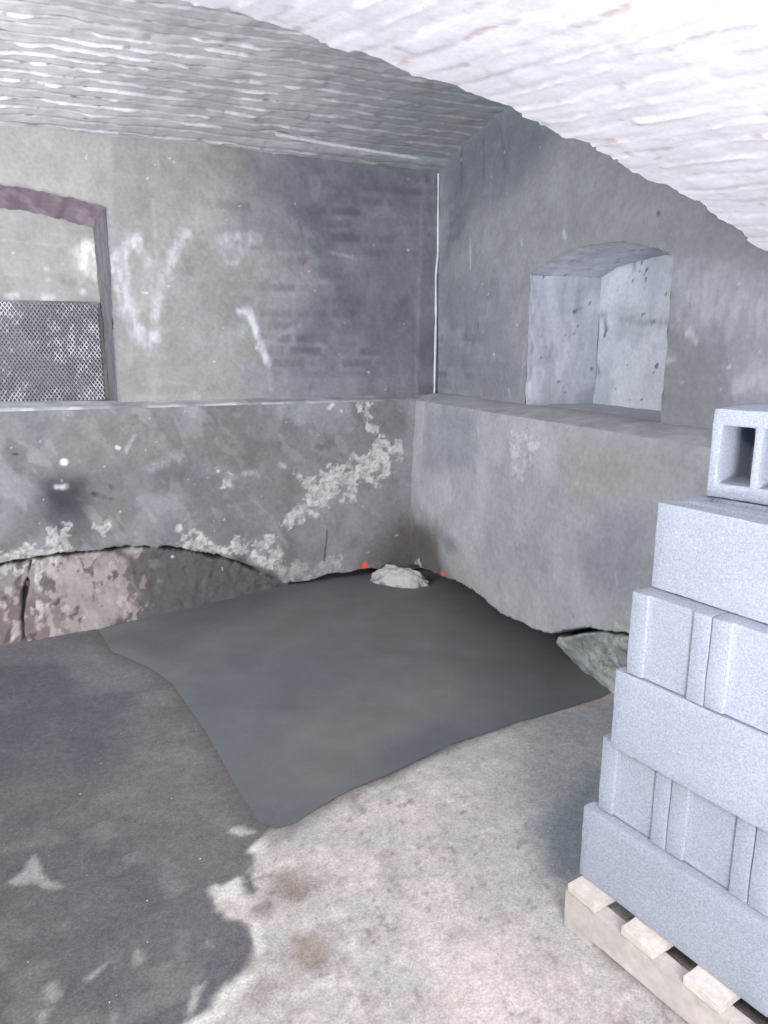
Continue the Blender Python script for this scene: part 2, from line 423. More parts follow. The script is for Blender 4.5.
# upper wall with the arched niche
zs2 = grid_axis(ZL - .03, 2.72, ZL - .03, 2.72, 0.0065, 0.02)
x, z = np.meshgrid(xs, zs2)
NL = niche_left()
c = paint_back(x, z, 'up')
x2, z2, keep = cut_opening(x, z, NL)
y = YUP + (fbm(x, z, seed=80, octv=4, s=2) - .5) * .03 + (fbm(x, z, seed=81, octv=4, s=14) - .5) * .010
edge = 1 - sstep(0, .02, dist_poly(x2, z2, NL, True)[0])
c = mix(c, lin(128, 120, 128), edge * .6)
bm.grid(np.stack([x2, y, z2], -1), c, keep)
# niche reveals (splayed) and its back
DN = 0.19
def reveal(outl, depth_pts, conv3, colour, n=14):
    o = np.array(outl)
    P = np.zeros((n, len(o), 3)); 
    for i in range(n):
        q = o + (depth_pts - o) * (i / (n - 1))
        P[i] = conv3(q, i / (n - 1))
    return P
o = np.array(NL[:-1])
arc = o[:-1]
inn = arc.copy()
mid = -0.47
inn[:, 0] = np.where(arc[:, 0] > mid, arc[:, 0] - .072 * sstep(mid, .1, arc[:, 0]), arc[:, 0] + .072 * sstep(-mid, 1.0, -arc[:, 0]))
inn[:, 1] = arc[:, 1] - .085
P = np.stack([np.stack([arc[:, 0] + (inn[:, 0] - arc[:, 0]) * k, np.full(len(arc), YUP - .004 + DN * k), arc[:, 1] + (inn[:, 1] - arc[:, 1]) * k], -1) for k in np.linspace(0, 1, 14)])
P[..., 2] += (fbm(P[..., 0], P[..., 1], seed=82, octv=4, s=16) - .5) * .006
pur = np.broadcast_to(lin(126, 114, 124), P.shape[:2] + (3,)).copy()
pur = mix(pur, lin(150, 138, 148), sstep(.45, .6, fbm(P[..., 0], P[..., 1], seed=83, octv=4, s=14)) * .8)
bm.grid(P, pur, flip=True)
zj_ = np.linspace(ZL - .02, arc[0, 1], 70)
for (xa, xb) in ((arc[0, 0], inn[0, 0]), (arc[-1, 0], inn[-1, 0])):
    kk, zz = np.meshgrid(np.linspace(0, 1, 14), zj_)
    side = 1 if xa > mid else -1
    xx = xa + (xb - xa) * kk - side * (.012 * (1 - (zz - ZL) / 1.1)) * (1 - kk) + side * .02 * kk * (1 - (zz - ZL) / 1.1) + (fbm(zz, kk, seed=84, octv=4, s=14) - .5) * .014
    zz2 = zz - .085 * kk * sstep(2.0, 2.25, zz)
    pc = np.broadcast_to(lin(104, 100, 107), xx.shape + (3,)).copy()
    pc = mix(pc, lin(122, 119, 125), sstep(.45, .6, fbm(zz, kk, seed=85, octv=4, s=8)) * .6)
    bm.grid(np.stack([xx, YUP - .004 + DN * kk, zz2], -1), pc)
xk, zk = np.meshgrid(np.arange(-1.05, .13, .009), np.arange(ZL - .02, 2.34, .009))
cb = np.broadcast_to(lin(158, 157, 156), xk.shape + (3,)).copy()
cb = mix(cb, lin(146, 144, 140), sstep(.45, .65, fbm(xk, zk, seed=86, octv=4, s=4)) * .7)
cvn = lambda p: on_back(p, YUP + DN)
cb = strokes(cb, xk, zk, cvn, [([(86, 252), (88, 266)], .10, lin(216, 216, 218), .95, .9), ([(60, 278), (72, 282)], .05, lin(126, 120, 116), .6, 1.0),
    ([(47, 268), (47, 269)], .022, WHITE, .9, .6), ([(48, 280)], .022, WHITE, .9, .6), ([(64, 264)], .018, WHITE, .8, .6), ([(83, 292)], .03, WHITE, .9, .6),
    ([(13, 253)], .012, WHITE, .8, .6), ([(10, 296), (16, 295)], .035, WHITE, .9, .8), ([(44, 297), (50, 297)], .035, WHITE, .8, .8), ([(0, 240), (60, 246)], .01, lin(176, 174, 172), .5, .8)], 44)
bm.grid(np.stack([xk, YUP + DN + (fbm(xk, zk, seed=87, octv=4, s=6) - .5) * .02, zk], -1), cb)
wb = bm.build('wall_back', M_plaster); tag(wb, kind='structure')
wb['label'] = 'grey rendered back wall with ledge and arched niche'

# niche sill
bm = Mesh()
xk, yk = np.meshgrid(np.arange(-1.06, .14, .02), np.linspace(YUP - .01, YUP + DN + .02, 14))
bm.grid(np.stack([xk, yk, ZL + .010 + (fbm(xk, yk, seed=88, octv=3, s=12) - .5) * .006], -1), lin(150, 154, 158))
s1 = bm.build('trim_1', M_plaster); tag(s1, kind='structure')

# ------------------------------------------------------------------ right wall
def x_low(z): return 1.885 + .06 * np.clip(z / ZL, 0, 1)
def paint_right(y, z, where):
    n1 = fbm(y, z, seed=111, octv=5, s=1.6); n2 = fbm(y, z, seed=112, octv=5, s=6)
    if where == 'up':
        cv = lambda p: on_right(p, XUP)
        c = np.broadcast_to(lin(140, 142, 147), y.shape + (3,)).copy()
        c = mix(c, lin(138, 140, 144), sstep(.45, .65, n1) * .6)
        c = areas(c, y, z, cv, [([(444, 165), (500, 110), (560, 128), (530, 170), (480, 200), (446, 260)], lin(102, 108, 116), .7, .12, .1, 2.5),  # shade at the top of the corner painted into the wall colour
                                ([(440, 280), (500, 270), (520, 395), (440, 395)], lin(112, 116, 124), .5, .12, .1, 3),
                                ([(560, 150), (640, 180), (700, 215), (660, 235), (540, 240), (480, 300), (470, 250)], lin(140, 143, 147), .5, .1, .1, 2.5)], 103)
        c = ghost(c, y, z, sstep(3.4, 4.1, y) * .8, 131)
        c = strokes(c, y, z, cv, [
            ([(462, 150), (462, 196)], .035, lin(96, 102, 112), .6, 1.0), ([(484, 140), (484, 178)], .03, lin(94, 100, 110), .6, 1.0), ([(500, 128), (505, 170)], .03, lin(96, 102, 112), .5, 1.0),
            ([(470, 240), (470, 268)], .01, lin(176, 182, 188), .8, .6), ([(563, 232), (565, 238)], .02, lin(178, 182, 190), .7, 1.0),
            ([(522, 240), (522, 246)], .01, lin(180, 184, 190), .7, .8), ([(690, 330), (696, 340)], .03, lin(190, 192, 200), .8, .8), ([(668, 360), (676, 358)], .03, lin(178, 180, 190), .8, .8),
            ([(657, 213), (658, 214)], .012, lin(82, 84, 90), .9, .4), ([(520, 395), (524, 345)], .015, lin(170, 174, 182), .6, 1.2), ([(508, 390), (510, 398)], .02, lin(180, 184, 190), .7, 1.0),
            ([(528, 300), (530, 320)], .015, lin(184, 188, 198), .7, 1.2), ([(445, 185), (445, 250), (441, 330)], .05, lin(132, 138, 144), .5, 1.0),
            ([(740, 385), (768, 375)], .06, lin(190, 192, 204), .6, 1.2), ([(690, 300), (760, 320), (760, 380)], .20, lin(166, 168, 178), .6, .9)], 107)
        sp = fbm(y, z, seed=178, octv=2, s=30)
        c = mix(c, WHITE, sstep(.91, .93, sp) * .6)
    else:
        cv = lambda p: on_right(p, 1.9)
        c = np.broadcast_to(lin(170, 172, 176), y.shape + (3,)).copy()
        c = mix(c, lin(152, 154, 160), sstep(.45, .65, n1) * .7)
        c = mix(c, lin(158, 160, 162), sstep(.5, .7, n2) * .5)
        c = areas(c, y, z, cv, [([(408, 512), (425, 515), (470, 570), (490, 605), (405, 590)], lin(104, 98, 94), .9, .10, .07, 5),
                                ([(410, 528), (430, 535), (450, 580), (405, 585)], lin(90, 84, 81), .7, .07, .05, 6),
                                ([(560, 450), (640, 455), (640, 490), (570, 495)], lin(150, 146, 138), .6, .10, .1, 3),
                                ([(560, 520), (640, 520), (640, 590), (590, 590)], lin(128, 132, 146), .5, .1, .1, 3),
                                ([(420, 405), (470, 412), (470, 470), (420, 480)], lin(126, 130, 138), .6, .1, .1, 3),
                                ([(440, 540), (520, 580), (560, 625), (520, 640), (450, 580)], lin(172, 172, 174), .6, .06, .06, 5),
                                ([(540, 634), (590, 628), (700, 634), (700, 720), (590, 710)], lin(188, 194, 192), .85, .02, .03, 9)], 105)
        c, _ = flakes(c, y, z, cv, [([(503, 430), (530, 428), (530, 450), (518, 478), (508, 470)], lin(182, 184, 188), .7), ([(546, 630), (590, 622), (640, 634), (635, 710), (600, 700)], lin(172, 178, 176), .9),
                                    ([(376, 570), (400, 560), (432, 568), (440, 584), (405, 592)], lin(182, 180, 180), .85)], 121)
        c = strokes(c, y, z, cv, [([(418, 404), (418, 480)], .02, lin(172, 178, 184), .8, .7), ([(473, 428), (474, 438)], .015, lin(180, 184, 190), .6, 1.0),
            ([(560, 516), (575, 526), (566, 528)], .03, lin(176, 178, 182), .6, 1.4), ([(612, 575), (614, 584)], .015, lin(186, 188, 192), .7, .8), ([(545, 505), (553, 508)], .02, lin(176, 178, 184), .6, 1),
            ([(570, 484)], .02, lin(186, 188, 190), .7, .8), ([(445, 574), (445, 578)], .028, lin(240, 92, 72), 1, .4), ([(436, 574), (440, 575)], .02, lin(180, 100, 90), .5, 1.0)], 117)
    return c

CRACK_R = [on_right(p, 1.9) for p in [(552, 634), (562, 632), (575, 628), (590, 626), (605, 629), (618, 631), (640, 633), (700, 640)]]
ZB_R = [(.5, .42), (2.0, .41)] + sorted([on_right(p, 1.9) for p in [(450, 578), (462, 583), (480, 598), (505, 614), (530, 628), (552, 634), (590, 627), (625, 632)]]) + [(4.2, .1), (4.6, .04)]
bm = Mesh()
ys = grid_axis(YN, YLO + .06, 1.6, YLO + .06, 0.007, 0.08); zs = grid_axis(-0.06, ZL, -0.06, ZL, 0.0065, 0.02)
y, z = np.meshgrid(ys, zs)
c = paint_right(y, z, 'low')
zb = np.interp(y, [p[0] for p in ZB_R], [p[1] for p in ZB_R]) + (fbm(y, y * 0, seed=166, octv=5, s=8) - .5) * .045
rough = fbm(y, z, seed=105, octv=5, s=9) - .5
xw = x_low(z) + rough * .016 + (fbm(y, z, seed=108, octv=3, s=1.5) - .5) * .045
lip = 1 - sstep(0, .10, z - zb)
rock = sstep(2.90, 2.80, y + rough * .1)
t = np.clip((zb - z) / np.maximum(zb, .05), 0, 1.2)
xr = 1.93 + .13 * t + rough * .07 + (fbm(y, z, seed=109, octv=3, s=6) - .5) * .05
xu = 2.13 + rough * .04
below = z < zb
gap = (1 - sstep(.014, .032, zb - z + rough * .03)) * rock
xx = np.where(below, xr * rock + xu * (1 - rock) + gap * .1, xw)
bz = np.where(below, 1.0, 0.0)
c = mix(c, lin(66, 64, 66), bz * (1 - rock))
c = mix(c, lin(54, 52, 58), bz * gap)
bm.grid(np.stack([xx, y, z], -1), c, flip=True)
tt = np.linspace(0, 1, 24)[:, None]
ly = np.broadcast_to(ys, (24, len(ys)))
lx0 = xx[-1]
lxx = lx0 + (XUP + .03 - lx0) * tt
lz = ZL + .040 * np.sin(np.clip(tt * 1.1, 0, 1) * math.pi / 2) + (fbm(ly, lxx, seed=171, octv=4, s=8) - .5) * .018 * np.clip(tt * 4, 0, 1)
lz[0] = ZL
lc = np.broadcast_to(lin(176, 177, 180), lx0.shape + (3,)) * np.ones((24, 1, 1))
lc = mix(lc, lin(136, 138, 142), sstep(.45, .65, fbm(ly, lxx, seed=172, octv=4, s=7)) * .35)
lc = mix(lc, lin(186, 190, 194), np.broadcast_to((1 - sstep(.0, .12, tt)), ly.shape) * sstep(.45, .55, fbm(ly, lxx * 0, seed=173, octv=3, s=6)) * .7)
bm.grid(np.stack([lxx, ly, lz], -1), lc, flip=True)
zs2 = grid_axis(ZL - .03, 2.82, ZL - .03, 2.82, 0.009, 0.02)
ysu = grid_axis(YN, YUP + .06, 1.6, YUP + .06, 0.009, 0.08)
y, z = np.meshgrid(ysu, zs2)
NR = niche_right()
c = paint_right(y, z, 'up')
y2, z2, keep = cut_opening(y, z, NR)
xx = XUP + (fbm(y, z, seed=180, octv=4, s=2) - .5) * .03 + (fbm(y, z, seed=181, octv=4, s=14) - .5) * .010
# nothing of this wall stands above the near vault
keep &= ~((y[:-1, :-1] < YA - .05) & (z[:-1, :-1] > 1.78))
bm.grid(np.stack([xx, y2, z2], -1), c, keep, flip=True)
# right niche
DR = .44
NPAINT = lin(200, 203, 212)
def niche_paint(u, v, s):
    c = np.broadcast_to(NPAINT, u.shape + (3,)).copy()
    c = mix(c, lin(168, 172, 186), sstep(.45, .65, fbm(u, v, seed=s, octv=4, s=5)) * .5)
    f = fbm(u, v, seed=s + 5, octv=3, s=24)
    return mix(c, lin(104, 104, 116), sstep(.80, .82, f) * .9)
arc = np.array(NR[:-2])
P = np.stack([np.stack([np.full(len(arc), XUP - .004 + DR * k), arc[:, 0], arc[:, 1] - .03 * k * sstep(1.9, 1.98, arc[:, 1])], -1) for k in np.linspace(0, 1, 40)])
P[..., 2] += (fbm(P[..., 0], P[..., 1], seed=182, octv=4, s=12) - .5) * .012
cc = niche_paint(P[..., 0], P[..., 1], 190)
bm.grid(P, cc)
for yy, za in ((3.47, arc[0, 1]), (2.43, arc[-1, 1])):
    kk, zz = np.meshgrid(np.linspace(0, 1, 50), np.linspace(ZL - .02, za, 75))
    cc = niche_paint(kk * DR, zz + yy, 195)
    cc = strokes(cc, XUP + kk * DR, zz, lambda p: on_back(p, 3.47), [([(596, 275), (603, 268), (610, 264)], .012, lin(82, 82, 94), .9, .5), ([(574, 312), (582, 308)], .016, lin(104, 104, 116), .9, .6), ([(540, 264), (606, 265)], .006, lin(110, 110, 122), .8, .4)], 196)
    bm.grid(np.stack([XUP - .004 + DR * kk, yy + (fbm(zz, kk, seed=183, octv=4, s=5) - .5) * .02 + np.where(kk < .06, (fbm(zz, zz * 0, seed=184, octv=3, s=14) - .5) * .02, 0), zz], -1), cc)
yy, zz = np.meshgrid(np.arange(2.42, 3.49, .009), np.arange(ZL - .02, 2.0, .009))
cc = niche_paint(yy, zz, 200)
cvb = lambda p: on_right(p, XUP + DR)
cc = strokes(cc, yy, zz, cvb, [([(604, 315), (606, 330)], .03, lin(110, 110, 122), .7, 1.2), ([(606, 330), (604, 336)], .012, lin(92, 92, 104), .9, .5), ([(598, 365), (599, 372)], .02, lin(110, 110, 118), .8, 1.0),
    ([(634, 262), (633, 270)], .016, lin(112, 112, 124), .8, .8), ([(630, 322), (665, 322)], .03, lin(158, 164, 168), .7, 1.2), ([(640, 343), (655, 338)], .04, lin(206, 208, 214), .6, 1.2), ([(620, 320), (632, 318)], .03, lin(158, 162, 160), .6, 1.2)], 201)
bm.grid(np.stack([XUP + DR + (fbm(yy, zz, seed=185, octv=4, s=5) - .5) * .03, yy, zz], -1), cc, flip=True)
yy, xk = np.meshgrid(np.arange(2.40, 3.50, .02), np.linspace(XUP - .02, XUP + DR + .02, 24))
cc = np.broadcast_to(lin(180, 180, 183), yy.shape + (3,)).copy()
cc = mix(cc, lin(168, 160, 152), sstep(XUP + DR - .06, XUP + DR, xk) * .6)
bm.grid(np.stack([xk, yy, ZL + .034 + (fbm(yy, xk, seed=186, octv=3, s=8) - .5) * .012], -1), cc)
wr = bm.build('wall_right', M_plaster); tag(wr, kind='structure')
wr['label'] = 'grey rendered right wall with ledge and whitewashed niche'

# ------------------------------------------------------------------ left and near wall (behind the camera)
bm = Mesh()
yy, zz = np.meshgrid(np.linspace(YN, YUP + .05, 60), np.linspace(-.06, 2.82, 30))
bm.grid(np.stack([XL + (fbm(yy, zz, seed=210, octv=3, s=3) - .5) * .03, yy, zz], -1), lin(150, 150, 152))
tag(bm.build('wall_left', M_plaster), kind='structure')
bm = Mesh()
xk, zz = np.meshgrid(np.linspace(XL, XUP + .3, 60), np.linspace(-.06, 2.4, 30))
bm.grid(np.stack([xk, YN + (fbm(xk, zz, seed=211, octv=3, s=3) - .5) * .03, zz], -1), lin(160, 160, 162), flip=True)
tag(bm.build('wall_front', M_plaster), kind='structure')

# ------------------------------------------------------------------ floor
PATCH = [on_floor(p) for p in [(98, 630), (112, 652), (150, 668), (172, 684), (206, 732), (238, 790), (258, 822), (276, 829), (294, 824), (322, 806), (350, 790), (380, 778), (415, 762), (450, 745), (485, 734), (520, 722), (560, 711), (600, 698), (616, 690)]] + [(2.11, 2.5), (2.11, 4.61), (.98, 4.61), (.98, 4.5)] + [on_floor(p) for p in [(240, 596), (180, 608)]]
xs = grid_axis(XL, XUP + .3, -.75, 2.2, .0105, .08); ys = grid_axis(YN, YUP + .1, .75, YUP + .1, .0105, .08)
x, y = np.meshgrid(xs, ys)
c = np.broadcast_to(lin(104, 102, 105), x.shape + (3,)).copy()
n1 = fbm(x, y, seed=220, octv=5, s=1.5); n2 = fbm(x, y, seed=221, octv=5, s=7)
c = mix(c, lin(118, 114, 112), sstep(.45, .65, n1) * .6)
c = mix(c, lin(92, 90, 96), sstep(.5, .68, n2) * .55)
c = mix(c, lin(128, 126, 126), sstep(.55, .72, fbm(x, y, seed=222, octv=5, s=11)) * .5)
c = areas(c, x, y, on_floor, [
    ([(-80, 660), (60, 640), (120, 690), (140, 760), (60, 780), (-80, 800)], lin(86, 84, 92), .65, .15, .15, 3),
    ([(60, 655), (120, 645), (165, 672), (140, 690), (80, 690)], lin(124, 120, 124), .55, .05, .08, 7),
    ([(-60, 640), (60, 636), (100, 650), (60, 662), (-60, 670)], lin(118, 112, 118), .6, .05, .06, 7),
    ([(100, 790), (190, 720), (245, 800), (250, 860), (160, 900)], lin(120, 116, 114), .4, .1, .12, 5)], 230)
LIGHT = [(272, 826), (296, 826), (322, 808), (380, 780), (450, 748), (520, 724), (616, 692), (900, 680), (900, 1150), (150, 1150), (196, 1024), (214, 1000), (236, 980), (250, 968), (258, 944), (244, 920), (226, 905), (218, 888), (236, 880), (250, 895), (262, 890), (258, 868), (262, 845)]
Pl = [on_floor(p) for p in LIGHT]
dl = sdf(x, y, Pl) + (fbm(x, y, seed=240, octv=6, s=8) - .5) * .17 + .03
ml = sstep(-.012, .018, dl)
cl = np.broadcast_to(lin(174, 170, 167), x.shape + (3,)).copy()
cl = mix(cl, lin(168, 164, 162), sstep(.45, .65, n1) * .6)
cl = mix(cl, lin(196, 187, 182), sstep(.5, .68, fbm(x, y, seed=242, octv=5, s=4)) * .6)
cl = mix(cl, lin(160, 152, 148), sstep(.58, .72, fbm(x, y, seed=243, octv=5, s=13)) * .6)
cl = cl * (1 + .20 * (fbm(x, y, seed=244, octv=3, s=34) - .5))[..., None]
cl = mix(cl, lin(120, 112, 108), sstep(.70, .78, fbm(x, y, seed=249, octv=3, s=40)) * .6)
cl = mix(cl, lin(216, 208, 204), sstep(.62, .78, fbm(x, y, seed=251, octv=4, s=20)) * .4)
efl = np.exp(-((dl - .03) / .03) ** 2) * sstep(.4, .6, fbm(x, y, seed=248, octv=4, s=14))
cl = mix(cl, lin(216, 212, 210), efl * .7)
c = c * (1 - ml[..., None]) + cl * ml[..., None]
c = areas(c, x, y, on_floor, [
    ([(540, 715), (630, 690), (700, 760), (640, 860), (585, 900), (548, 880), (530, 800), (500, 760)], lin(146, 152, 156), .7, .12, .12, 4),
    ([(600, 770), (570, 800), (535, 830), (545, 880), (590, 900)], lin(116, 126, 134), .75, .06, .07, 6),  # bluish cement stain with the block stack's soft shade painted in
    ([(400, 760), (520, 726), (540, 760), (480, 800)], lin(172, 170, 168), .5, .06, .06, 5),
    ([(270, 876), (290, 868), (312, 885), (300, 900), (276, 898)], lin(128, 116, 108), .75, .03, .05, 12),
    ([(292, 940), (312, 934), (326, 950), (308, 966), (296, 958)], lin(136, 122, 112), .75, .03, .04, 12),
    ([(252, 908), (268, 902), (272, 916), (256, 918)], lin(132, 122, 116), .7, .02, .03, 12),
    ([(286, 832), (330, 812), (330, 835), (300, 860)], lin(176, 172, 176), .5, .04, .05, 8),
    ([(245, 985), (310, 968), (330, 955), (300, 985), (260, 1000)], lin(134, 126, 122), .65, .02, .05, 12),
    ([(430, 1024), (440, 950), (520, 930), (600, 1024)], lin(192, 180, 174), .5, .1, .1, 5),
    ([(8, 884), (26, 870), (34, 856), (42, 872), (64, 888), (44, 890), (34, 884), (14, 888)], lin(164, 162, 160), .9, .01, .02, 14),
    ([(84, 980), (98, 968), (116, 956), (104, 970), (90, 982)], lin(164, 162, 162), .9, .01, .015, 14),
    ([(130, 950), (140, 946), (146, 958), (134, 968)], lin(150, 148, 148), .8, .01, .02, 14),
    ([(184, 1018), (190, 988), (206, 984), (200, 1004), (190, 1020)], lin(170, 168, 166), .9, .01, .02, 14),
    ([(200, 936), (210, 938), (212, 948), (204, 944)], lin(150, 148, 148), .8, .01, .02, 14),
    ([(222, 826), (244, 826), (254, 832), (240, 837), (228, 832)], lin(184, 180, 178), .95, .01, .02, 14),
    ([(48, 986), (56, 984), (58, 996), (50, 1000)], lin(156, 160, 156), .8, .01, .02, 14), ([(34, 1012), (50, 1008), (50, 1026), (36, 1030)], lin(160, 164, 162), .8, .01, .02, 14),
    ([(106, 1016), (118, 1010), (120, 1026), (110, 1030)], lin(156, 150, 146), .7, .01, .02, 14)], 250)
c = strokes(c, x, y, on_floor, [([(604, 694), (590, 701), (570, 709)], .05, lin(206, 140, 128), .7, 1.0), ([(440, 750), (420, 760)], .04, lin(150, 128, 122), .5, 1.2)], 260)
ds = sdf(x, y, PATCH)
dsj = ds + (fbm(x, y, seed=245, octv=5, s=12) - .5) * .03
wet = sstep(-.10, -.0, dsj) * (1 - ml * .0)
leftside = sstep(.85, .3, x) * (1 - sstep(2.0, 1.9, y) * ml)
c = mix(c, lin(94, 92, 94), wet * (.15 + .55 * leftside))
rim = sstep(-.075, -.012, dsj) * (1 - leftside) * sstep(1.75, 1.0, x)                         # moist cement smeared along the cut
c = mix(c, lin(112, 105, 101), rim * .85)
z = .012 * sstep(.2, 1.0, x) + (fbm(x, y, seed=246, octv=4, s=2) - .5) * .016 + (n2 - .5) * .010 + (fbm(x, y, seed=247, octv=3, s=25) - .5) * .004
z = z * (1 - sstep(1.25, 1.05, np.hypot(x - 1.45, y - .95)) * .8) 
z = z * sstep(0, .16, -ds) + np.where(ds > 0, -.002, 0) + .009 * sstep(.35, .9, x) * sstep(2.9, 2.3, y) * sstep(.0, .025, -dsj)
z = np.where(ds > .03, -.045, z)
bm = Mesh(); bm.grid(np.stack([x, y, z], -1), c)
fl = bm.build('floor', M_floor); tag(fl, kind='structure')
fl['label'] = 'worn cellar floor, dark moist concrete on the left and pale bare concrete on the right'

# fresh concrete patch
bm = Mesh()
xs = np.arange(-.3, 2.25, .012); ys = np.arange(1.9, 4.75, .012)
x, y = np.meshgrid(xs, ys)
ins_all = inside(x, y, PATCH)
x2, y2, kp = cut_opening(x, y, PATCH)
ins = inside(x, y, PATCH)
keep = (ins[:-1, :-1] & ins[:-1, 1:] & ins[1:, 1:] & ins[1:, :-1])
c = np.broadcast_to(lin(98, 101, 105), x.shape + (3,)).copy()
c = mix(c, lin(111, 111, 112), sstep(.42, .62, fbm(x, y, seed=270, octv=3, s=1.3)) * .6)
tr = fbm(x * .5 + y * .9, y * .35 - x * .2, seed=271, octv=4, s=2.2)
c = mix(c, lin(112, 115, 117), sstep(.52, .62, tr) * .35)
c = areas(c, x, y, on_floor, [([(325, 745), (340, 720), (400, 700), (470, 660), (455, 690), (420, 730), (360, 765)], lin(116, 118, 118), .55, .08, .1, 3), ([(300, 800), (280, 740), (300, 700), (360, 690), (400, 720), (370, 770)], lin(114, 116, 115), .45, .10, .08, 4), ([(470, 600), (600, 690), (520, 715), (440, 660)], lin(84, 89, 90), .45, .12, .1, 3), ([(110, 640), (160, 660), (300, 590), (240, 595)], lin(84, 87, 92), .5, .10, .08, 4)], 272)
c = c * (1 + .10 * (fbm(x * .4 + y, y * .4 - x, seed=276, octv=4, s=5) - .5))[..., None]
zp = .001 + (fbm(x, y, seed=273, octv=3, s=2) - .5) * .010 + (tr - .5) * .006
d = dist_poly(x2, y2, PATCH, True)[0]
zp = zp * sstep(0, .1, d) + .0015
bm.grid(np.stack([x2, y2, zp], -1), c, keep)
pa = bm.build('concrete_patch', M_patch)
tag(pa, 'smooth dark wet patch of freshly trowelled concrete in the floor corner', 'concrete patch')

# ------------------------------------------------------------------ vaults
def vault(P, Nrm, u, v, seed, base, joint, amp=1.0, h=0.072, L=.235, red=.985, pit=.6, soft=1.0, chipc=lin(112, 106, 108)):
    d, r, fu, fv, row = bricks(u, v, L, h, .013, seed)
    j = 1 - sstep(.003, .013, d)
    r2 = _hash(row, np.floor(r * 977), row * 0, seed + 31)
    tilt = ((r2 - .5) * (fv - .5) * .016 + (r - .5) * .010) * soft
    pil = .005 * sstep(0, .012, d) * (.4 + .6 * soft)
    db = np.minimum(fv, 1 - fv) * h
    pil = pil * soft + (1 - soft) * .005 * sstep(0, .012, db)
    lipm = sstep(.47, .62, fbm(u * .8, v * 2.2, seed=seed + 40, octv=4, s=6))
    ridge = np.exp(-((fv - .14) / .10) ** 2) * lipm * .0085 * (.4 + 1.2 * fbm(u, v, seed=seed + 44, octv=3, s=12))              # lips of mortar squeezed along the bed joints
    disp = tilt + pil + ridge + (fbm(u, v, seed=seed + 41, octv=3, s=5) - .5) * .016 + (fbm(u * .6, v, seed=seed + 43, octv=4, s=20) - .5) * .010
    P = P + Nrm * (disp * amp)[..., None]
    c = np.broadcast_to(base, u.shape + (3,)).copy() * (1 + (r - .5) * .10 * soft)[..., None]
    c = mix(c, joint, np.clip(sstep(.0015, .005, ridge), 0, 1) * .75)
    c = mix(c, np.array(base) * .40, (j * soft + (1 - soft) * (1 - sstep(.002, .009, db))) * sstep(.48, .60, fbm(u, v, seed=seed + 45, octv=3, s=8)) * pit)
    bare = sstep(red, red + .004, r) * sstep(.42, .52, fbm(u, v, seed=seed + 46, octv=3, s=16))
    c = mix(c, lin(168, 132, 122), bare * .8)
    chips = sstep(.74, .78, fbm(u * .6, v * 1.3, seed=seed + 47, octv=3, s=30)) * (1 - sstep(.006, .02, d))
    c = mix(c, chipc, chips * .7)
    return P, c, disp
# near vault: barrel along Y, bricks laid askew
xs = grid_axis(XL, XUP + .02, -.15, XUP + .02, .0105, .05); ys = grid_axis(YN, YA, .70, YA, .0105, .08)
x, y = np.meshgrid(xs, ys)
zz = z_arch(x); sl = -.19 * (x + .25)
nr = np.stack([-sl, 0 * x, np.ones_like(x)], -1); nr /= np.linalg.norm(nr, axis=-1, keepdims=True); nr = -nr
s = x + .006 * (x + .25) ** 3                      # arc length
a = math.radians(-73)
along = s * math.cos(a) + y * math.sin(a); across = -s * math.sin(a) + y * math.cos(a)
near = np.exp(-((YA - y) / .05) ** 2)
yj = y + near * ((_hash(np.floor(across / .072), y * 0, y * 0, 5) - .5) * .035 + (fbm(x, y * 0, seed=290, octv=4, s=12) - .5) * .05)
P, c, dsp = vault(np.stack([x, yj, zz], -1), nr, along, across, 301, lin(232, 230, 236), lin(244, 243, 246), .46, .074, .30, .994, .35, soft=.5, chipc=lin(196, 172, 172))
bm = Mesh(); bm.grid(P, c, flip=True)
# spandrel above the arch, facing the far bay
tt = np.linspace(0, 1, 20)[:, None]
top = np.full(len(xs), 2.72)
Ps = np.stack([np.broadcast_to(P[-1, :, 0], (20, len(xs))), P[-1, :, 1] + (.03 * np.clip(tt * 3, 0, 1)), P[-1, :, 2] + (top - P[-1, :, 2]) * tt], -1)
bm.grid(Ps, lin(170, 172, 172), flip=True)
v1 = bm.build('ceiling', M_vault); tag(v1, kind='structure')
v1['label'] = 'white painted brick vault overhead ending in a ragged arch'
# far bay: flatter vault springing from the back wall, courses along X
xs = grid_axis(XL, XUP + .03, -.75, XUP + .03, .0105, .08); ys = grid_axis(1.79, YUP + .03, 2.9, YUP + .03, .0075, .05)
x, y = np.meshgrid(xs, ys)
zz = z_bay(y) - .012 * sstep(1.2, 2.1, x) - .02 * sstep(YUP - .14, YUP - .08, y) * sstep(.7, 1.5, x)
sl = -.15 * (y - 3.2)
nr = np.stack([0 * x, -sl, np.ones_like(x)], -1); nr /= np.linalg.norm(nr, axis=-1, keepdims=True); nr = -nr
P, c, dsp = vault(np.stack([x, y, zz], -1), nr, x, y, 331, lin(204, 203, 206), lin(234, 234, 238), 1.0, .088, .30, .9965, .75, soft=.22)
corner_shade = sstep(.5, 1.7, x + (fbm(x, y, seed=340, octv=4, s=2) - .5) * .9)  # dimness near the corner painted into the vault colour
c = mix(c, lin(146, 153, 156), corner_shade * .8)
c = mix(c, lin(168, 162, 168), sstep(.55, .7, fbm(x, y, seed=341, octv=4, s=3)) * .5)
bm = Mesh(); bm.grid(P, c, flip=True)
v2 = bm.build('ceiling.001', M_vault); tag(v2, kind='structure')
v2['label'] = 'greyish painted brick vault of the far bay'

